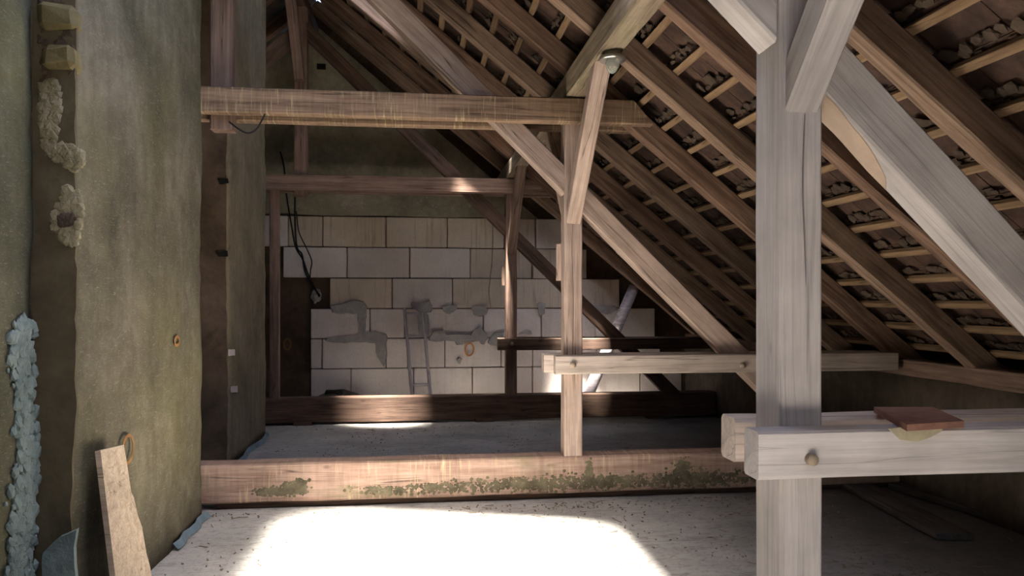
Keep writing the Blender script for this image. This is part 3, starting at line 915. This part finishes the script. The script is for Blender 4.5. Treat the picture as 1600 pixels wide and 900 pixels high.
patch('side_coat', [at(u, v, 7.272) for u, v in [(300, -120), (353, -120), (355, 150), (353, 400), (356, 600), (354, 740), (300, 740)]], (0, -1, 0), .014, 'plaster_brown', pier, .012, 10, 72)['label'] = 'brown coat on the side facing the viewer'  # dark brown coat laid over the near face of the second chimney
# exposed stones along the near corner of the first chimney
for k, (u, v, du, dv) in enumerate(((88, 26, 42, 38), (92, 88, 38, 36))):
    p = at(u, v, 3.57)
    s_ = 3.5 / F_PX
    o = box('brick', p + Vector((-du * s_ * .62, -.02, -dv * s_ / 2)), p + Vector((du * s_ * .62, .10, dv * s_ / 2)), 'brick_old', chim, math.radians(4 - 7 * k), .022, .02, 9 + k)
    o['label'] = 'exposed yellowish brick'
def on_chim(pts): return [at_x(u, v, CX + .003) for u, v in pts]
rc = random.Random(23)
def crust(pts_px, Y, mat, n, r0, r1, name='crumbled_mortar'):
    """crumbly mortar filling a ragged outline on a face at depth Y"""
    us = [p[0] for p in pts_px]; vv = [p[1] for p in pts_px]
    def inside(u, v):
        c_ = False
        for i in range(len(pts_px)):
            (x1, y1), (x2, y2) = pts_px[i], pts_px[i - 1]
            if (y1 > v) != (y2 > v) and u < (x2 - x1) * (v - y1) / (y2 - y1) + x1: c_ = not c_
        return c_
    vs, fs = [], []
    k = 0
    while k < n:
        u, v = rc.uniform(min(us), max(us)), rc.uniform(min(vv), max(vv))
        if not inside(u, v): continue
        k += 1
        q = at(u + rc.gauss(0, 1.2), v + rc.gauss(0, 2), Y); r_ = rc.uniform(r0, r1)
        b0 = len(vs)
        vs.extend(tuple(q + Vector((a.x * r_ * rc.uniform(.8, 1.2), a.y * r_ * rc.uniform(.4, .8), a.z * r_ * rc.uniform(.8, 1.4)))) for a in iv)
        fs.extend(tuple(b0 + i for i in f) for f in fi)
    me = bpy.data.meshes.new(name); me.from_pydata(vs, [], fs); me.update()
    o = link(name, me, mat, chim, Matrix.Identity(4)); o['kind'] = 'stuff'
    return o
crust([(66, 132), (92, 128), (92, 170), (86, 228), (68, 232), (64, 180)], 3.59, 'mortar_pale', 170, .010, .026)
crust([(70, 232), (112, 226), (126, 240), (128, 256), (114, 264), (86, 246)], 3.59, 'mortar_pale', 120, .010, .026)
crust([(108, 294), (124, 300), (125, 350), (118, 385), (98, 372), (80, 352), (92, 318)], 3.59, 'mortar_pale', 190, .010, .026)
crust([(92, 336), (114, 338), (116, 350), (94, 352)], 3.578, 'mortar_dark', 45, .008, .016)
crust([(62, 0), (110, 0), (112, 130), (66, 130)], 3.60, 'mortar_dark', 160, .010, .028)
for (u, v, ra, rb) in ((200, 702, .085, .08), (276.5, 533, .055, .036)):
    q = at_x(u, v, CX + .016)
    o = ring('paint_ring', q, (0, 1, 0), (0, 0, 1), ra, rb, .018, 'paint_rust', chim, (1, 0, 0))
    o['label'] = 'faint rust coloured painted ring'
# pale blue mortar ridge down the near wall, and bare patch at the floor
NW = -1.635
vs, fs = [], []
rr_ = random.Random(17)
for k in range(620):
    v = rr_.uniform(505, 925)
    u = 39 - (v - 500) * .006 + 5 * math.sin(v * .02) + rr_.gauss(0, 7 + (v - 500) * .008)
    q = at_x(u, v, NW - .008)
    r_ = rr_.uniform(.010, .034)
    b0 = len(vs)
    vs += [tuple(q + Vector((a.x * r_ * rr_.uniform(.35, .8), a.y * r_ * rr_.uniform(.7, 1.2), a.z * r_ * rr_.uniform(.8, 1.6)))) for a in iv]
    fs += [tuple(b0 + i for i in f) for f in fi]
me = bpy.data.meshes.new('mortar_ridge'); me.from_pydata(vs, [], fs); me.update()
o = link('mortar_ridge', me, 'plaster_blue', nearw, Matrix.Identity(4)); o['label'] = 'rough pale bluish mortar ridge'; o['kind'] = 'stuff'
patch('plaster_patch', [at(u, v, 3.58) for u, v in [(66, 930), (70, 862), (96, 834), (122, 826), (120, 930)]], (0, -1, 0), .02, 'plaster_blue', chim, .012, 4, 32)
# broken holes in the side of the second chimney
for k, (u, v) in enumerate(((348, 283), (348, 396))):
    patch('chip', [at(u - 9, v - 3, 7.252), at(u + 8, v - 4, 7.252), at(u + 9, v + 4, 7.252), at(u - 6, v + 4, 7.252)], (0, -1, 0), .012, 'hole_dark', pier, .015, 4, 41 + k)
for k, (u, v) in enumerate(((362, 551), (366, 608))):
    patch('chip', [at_x(u - 5, v - 5, -1.688), at_x(u + 4, v - 5, -1.688), at_x(u + 4, v + 5, -1.688), at_x(u - 5, v + 5, -1.688)], (1, 0, 0), .008, 'block_white', pier, .01, 3, 45 + k)

# board leaning against the chimney
def lean_board():
    a = at_x(142, 703, CX + .03); top_z = a.z
    y0 = a.y; outline = [(-.02, 0), (.43, 0), (.41, .18), (.385, .26), (.37, .40), (.335, .47), (.315, .56), (.29, .60), (.285, .72), (.275, .835), (.20, .842), (.0, .86)]
    n = len(outline); th = .025
    ln = Vector((-.12, 0, .99)).normalized()
    nr = Vector((.99, 0, .12)).normalized()
    o0 = Vector((CX + .15, y0, .0))
    vs = [Vector((0, p[0], 0)) + ln * p[1] + nr * t for t in (0, th) for p in outline]
    fs = [tuple(range(n))[::-1], tuple(range(n, 2 * n))] + [(i, (i + 1) % n, n + (i + 1) % n, n + i) for i in range(n)]
    return link('board', mesh('board', vs, fs), 'wood_board', None, Matrix.Translation(o0))
tag(lean_board(), 'broken pale board leaning against the left chimney', 'board')

# ------------------------------------------------------------------ loose things
# clay tile lying over the near clamp beams
q = [Vector((1.46, 2.137, 0)), Vector((1.68, 2.18, 0)), Vector((1.794, 2.479, 0)), Vector((1.59, 2.51, 0))]
cc = sum(q, Vector()) / 4
vs = [Vector((p.x - cc.x, p.y - cc.y, z)) for z in (0, .02) for p in q]
o = link('clay_tile', mesh('clay_tile', vs, [(3, 2, 1, 0), (4, 5, 6, 7), (0, 1, 5, 4), (1, 2, 6, 5), (2, 3, 7, 6), (3, 0, 4, 7)]), 'clay_slab', None, Matrix.Translation((cc.x, cc.y, 1.149)))
tag(o, 'loose reddish clay tile lying across the foreground clamp beams', 'tile')
fb = [o for o in col.objects if o.get('label', '').startswith('whitish front clamp')][0]
patch('stain', [at(u, v, 2.198) for u, v in [(1388, 668), (1480, 664), (1470, 676), (1450, 686), (1432, 692), (1405, 686)]], (0, -1, 0), .0015, 'stain_olive', fb, .006, 4, 51)
sb = [o for o in col.objects if o.get('label', '').startswith('massive whitish strut')][0]

def under(x, y): return Vector((x, y, low(x))) - ND * .001
patch('stain', [under(x, y) for x, y in [(1.29, 2.325), (1.36, 2.325), (1.44, 2.335), (1.50, 2.36), (1.56, 2.40), (1.60, 2.455), (1.29, 2.455)]], -ND, .0015, 'stain_orange', sb, .012, 5, 52)
# lamp on the purlin
lp = Vector((1.222, 4.70, 3.10))
lamp = empty('ceiling_lamp', lp)
tag(lamp, 'small old lamp with metal ring and glass bulb under the purlin', 'lamp')
def lathe(name, prof, mat, parent, c, n=20):
    vs = [Vector((r * math.cos(2 * math.pi * k / n), r * math.sin(2 * math.pi * k / n), z)) for r, z in prof for k in range(n)]
    fs = [(i * n + k, i * n + (k + 1) % n, (i + 1) * n + (k + 1) % n, (i + 1) * n + k) for i in range(len(prof) - 1) for k in range(n)]
    fs += [tuple(range(n)), tuple(range((len(prof) - 1) * n, len(prof) * n))]
    return link(name, mesh(name, vs, fs, True), mat, parent, Matrix.Translation(c))
lathe('base', [(.05, 0), (.052, -.02), (.045, -.045)], 'porcelain', lamp, lp)
rg = lathe('metal_ring', [(.045, -.03), (.082, -.034), (.086, -.045), (.082, -.056), (.05, -.05)], 'metal_zinc', lamp, lp)
lathe('glass_bulb', [(.04, -.045), (.044, -.07), (.038, -.10), (.024, -.125), (.006, -.135)], 'lamp_glass', lamp, lp)

# leaning pole by the gable
pt, pb = at(991, 448, 10.66), at(918, 618, 10.66)
dv = (pt - pb).normalized()
p0 = pb - dv * (pb.z / dv.z)
o = tube('pole', [p0 + (pt - p0) * (k / 8) + Vector((noise.noise(Vector((k, 3, 0))) * .012, 0, 0)) for k in range(9)], .088, 'wood_grey', None, 12, .078)
tag(o, 'bare grey round pole propped from floor to rafters near the gable', 'pole')

# small ladder against the blocks
lad = empty('ladder', at(640, 620, 10.75) * 1.0); lad.matrix_basis.translation.z = 0
tag(lad, 'narrow grey wooden ladder leaning on the block wall', 'ladder')
def lp_(u, v):
    t = (v - 481) / 140
    return at(u, v, 10.93 - .18 * t)
rl = [(lp_(632, 481), lp_(644, 622)), (lp_(661, 488), lp_(673, 622))]
for a, b2 in rl:
    dd = (b2 - a).normalized(); b3 = b2 + dd * ((b2.z - .0) / -dd.z)
    beam('rail', b3, a, .045, .035, 'wood_grey', parent=lad, up=(0, -1, 0), step=2, jit=.002, ch=.004)
for v in (490, 525, 601):
    a = lp_(633 + (v - 481) * .085, v); b2 = lp_(662 + (v - 488) * .085, v)
    beam('rung', a, b2, .03, .04, 'wood_grey', parent=lad, step=2, jit=.002, ch=.004)

# cables
def cable(pts, r, mat, label, cat='cable', group=None):
    o = tube('cable', smooth_pts(pts), r, mat, None, 6)
    return tag(o, label, cat, group)
yw = GABLE_Y - .06
cable([at(438, 237, yw), at(444, 262, yw), at(447, 300, yw), at(455, 350, yw), at(462, 386, yw), at(473, 405, yw), at(482, 430, yw), at(499, 464, yw)], .011, 'cable_black', 'left one of the black cables hanging on the gable wall', group='cables on the gable')
cable([at(461, 308, yw - .03), at(461, 350, yw - .03), at(464, 386, yw - .03), at(472, 398, yw - .03), at(477, 425, yw - .03), at(488, 446, yw - .03), at(500, 462, yw - .03)], .011, 'cable_black', 'middle black cable hanging from under the far king post', group='cables on the gable')
cable([at(463, 330, yw - .05), at(467, 362, yw - .05), at(479, 388, yw - .05), at(487, 408, yw - .05), at(485, 424, yw - .05), at(486, 440, yw - .05), at(500, 463, yw - .05)], .008, 'cable_black', 'right thin cable that bows outward before the blocks', group='cables on the gable')
cable([at(770, 305, yw), at(769.5, 390, yw), at(766, 435, yw), at(764, 455, yw), at(767, 482, yw)], .006, 'wire_grey', 'single thin wire hanging beside the farthest post', 'wire')
cable([at(358, 190, 5.74), at(372, 201, 5.72), at(388, 208, 5.72), at(402, 200, 5.74), at(414, 178, 5.74)], .006, 'cable_black', 'thin wire looping below the streaky collar by the left king post', 'wire')
# plastered cable outlet knob and rubble at the foot of the gable
def lump(name, c, r, mat, seed, label, cat):
    bm = bmesh.new(); bmesh.ops.create_icosphere(bm, subdivisions=3, radius=1.0)
    for v in bm.verts:
        f = 1 + .35 * noise.noise(v.co * 2.2 + Vector((seed, 0, 0))) + .15 * noise.noise(v.co * 6)
        v.co = Vector((v.co.x * r[0], v.co.y * r[1], max(-.02 if cat == 'rubble' else -9, v.co.z * r[2]))) * f
        if cat == 'rubble': v.co.z = max(0, v.co.z)
    me = bpy.data.meshes.new(name); bm.to_mesh(me); bm.free()
    o = link(name, me, mat, None, Matrix.Translation(c))
    return tag(o, label, cat)
lump('mortar_knob', at(494, 462, GABLE_Y + .07), (.07, .08, .1), 'mortar_grey', 3, 'rough mortar knob where the cables enter the wall', 'mortar')
c0 = at(532, 600, 10.7); c0.z = 0
lump('rubble_heap', c0, (.46, .2, .30), 'rubble', 6, 'low dark rubble heap at the foot of the block wall', 'rubble')
pp = at(533, 615, 10.62)
o = tube('pipe_stub', [pp + Vector((-.2, .08, -.01)), pp + Vector((0, 0, 0))], .055, 'hole_dark', None, 12)
tag(o, 'short black pipe stub sticking out of the rubble heap', 'pipe')

# plank on the floor at the right
fl0 = lambda u, v: at(u, v, 5)  # unused scale helper
def floor_pt(u, v):
    D = EYE * F_PX / (v - HOR); a = (u - 800) / F_PX
    Y = D / ((SN + a * CS) / (CS - a * SN) * SN + CS)
    return at(u, v, Y)
a, b2 = floor_pt(1325, 757), floor_pt(1492, 846)
a.z = b2.z = .03
beam('plank', a, b2, .24, .045, 'wood_plank', 'dark plank lying on the floor beyond the foreground post', 'plank', jit=.006)
a, b2 = floor_pt(1400, 765), floor_pt(1560, 815)
a.z = b2.z = .035
beam('plank', a, b2, .16, .04, 'wood_plank', 'second dark plank in the shadow near the eaves wall', 'plank', jit=.006)

# bluish foil strips at the chimney feet
def foil(pts, label):
    vs, fs = [], []
    P = [Vector(p) for p in pts]
    for i, p in enumerate(P):
        j = noise.noise(p * 6) * .02
        vs += [p + Vector((.0, 0, .0 + .004)), p + Vector((-.03 + j, 0, .045 + j)), p + Vector((-.034 + j, 0, .043 + j)), p + Vector((-.004, 0, .002))]
    for i in range(len(P) - 1):
        for k in range(4):
            fs.append((4 * i + k, 4 * i + (k + 1) % 4, 4 * i + 4 + (k + 1) % 4, 4 * i + 4 + k))
    fs += [(0, 1, 2, 3), tuple(4 * (len(P) - 1) + k for k in (3, 2, 1, 0))]
    o0 = P[0]
    o = link('foil_strip', mesh('foil_strip', [v - o0 for v in vs], fs), 'foil_blue', None, Matrix.Translation(o0))
    return tag(o, label, 'foil', 'foil strips')
foil([(-1.64 + .02 * math.sin(k), 7.35 + .155 * k, .005) for k in range(12)], 'bluish foil strip along the foot of the second chimney')
foil([(-1.45 + .012 * math.sin(k * 1.7), 4.95 + .09 * k, .005) for k in range(9)], 'dark bluish foil strip along the foot of the broad chimney')

# moss on the middle floor beam
tb = [o for o in col.objects if o.get('label', '').startswith('broad pinkish')][0]
ytie = 5.85 + .075 + .02 - .10 - .004
rm = random.Random(8)
MOSS = [((438, 768), 32, 6, 260), ((466, 760), 14, 8, 200), ((600, 766), 40, 6, 130), ((690, 762), 60, 7, 240), ((820, 757), 80, 8, 420), ((950, 752), 90, 9, 520), ((1090, 748), 80, 10, 480), ((921, 732), 5, 12, 90), ((1066, 730), 10, 10, 120)]
vs, fs = [], []
for (mu, mv), su, sv, cnt in MOSS:
    for k in range(cnt):
        u, v = rm.gauss(mu, su * .55), rm.gauss(mv, sv * .6)
        q = at(u, v, ytie + .004)
        if not (0.058 < q.z < 0.325 and q.x > -1.45): continue
        rr = rm.uniform(.005, .017)
        b0 = len(vs)
        vs += [tuple(q + Vector((a.x * rr, a.y * .006, a.z * rr * rm.uniform(.6, 1.2)))) for a in iv]
        fs += [tuple(b0 + i for i in f) for f in fi]
me = bpy.data.meshes.new('moss'); me.from_pydata(vs, [], fs); me.update()
o = link('moss', me, 'moss_green', tb, Matrix.Identity(4)); o['kind'] = 'stuff'; o['label'] = 'dull green moss'

# straw and crumbs scattered on the floor
rs = random.Random(3)
vs, fs = [], []
def stick(p, L, w, h, an):
    b0 = len(vs)
    c_, s_ = math.cos(an), math.sin(an)
    for z in (0, h):
        for x, y in ((-L / 2, -w / 2), (L / 2, -w / 2), (L / 2, w / 2), (-L / 2, w / 2)):
            vs.append((p[0] + x * c_ - y * s_, p[1] + x * s_ + y * c_, p[2] + z + (.004 if x > 0 else 0)))
    fs.extend([(b0 + 3, b0 + 2, b0 + 1, b0), (b0 + 4, b0 + 5, b0 + 6, b0 + 7)] + [(b0 + i, b0 + (i + 1) % 4, b0 + 4 + (i + 1) % 4, b0 + 4 + i) for i in range(4)])
for k in range(2600):
    x = rs.uniform(-1.45, 3.8); y = rs.uniform(2.6, 5.75) if k % 4 else rs.uniform(6.1, 9.6)
    if k % 5 == 0 and y < 5.75: y = 5.75 - abs(rs.gauss(0, .12))
    dn = noise.noise(Vector((x * 1.3, y * 1.3, 7)))
    if dn < rs.uniform(-.5, .35): continue
    zf = noise.noise(Vector(((x + 7.2) / 11.6 * 48 * .37, (y - REAR_Y + .2) / (GABLE_Y + .3 - REAR_Y + .2) * 70 * .4, 2))) * .008 + .001
    if rs.random() < .16: stick((x, y, zf), rs.uniform(.03, .09), .004, .004, rs.uniform(0, 6.3))
    else: stick((x, y, zf), rs.uniform(.005, .015), rs.uniform(.004, .009), rs.uniform(.004, .009), rs.uniform(0, 6.3))
me = bpy.data.meshes.new('floor_debris'); me.from_pydata(vs, [], fs); me.update()
o = link('floor_debris', me, 'straw', None, Matrix.Identity(4))
tag(o, 'straw bits and crumbs scattered over the screed floor', 'debris', kind='stuff')
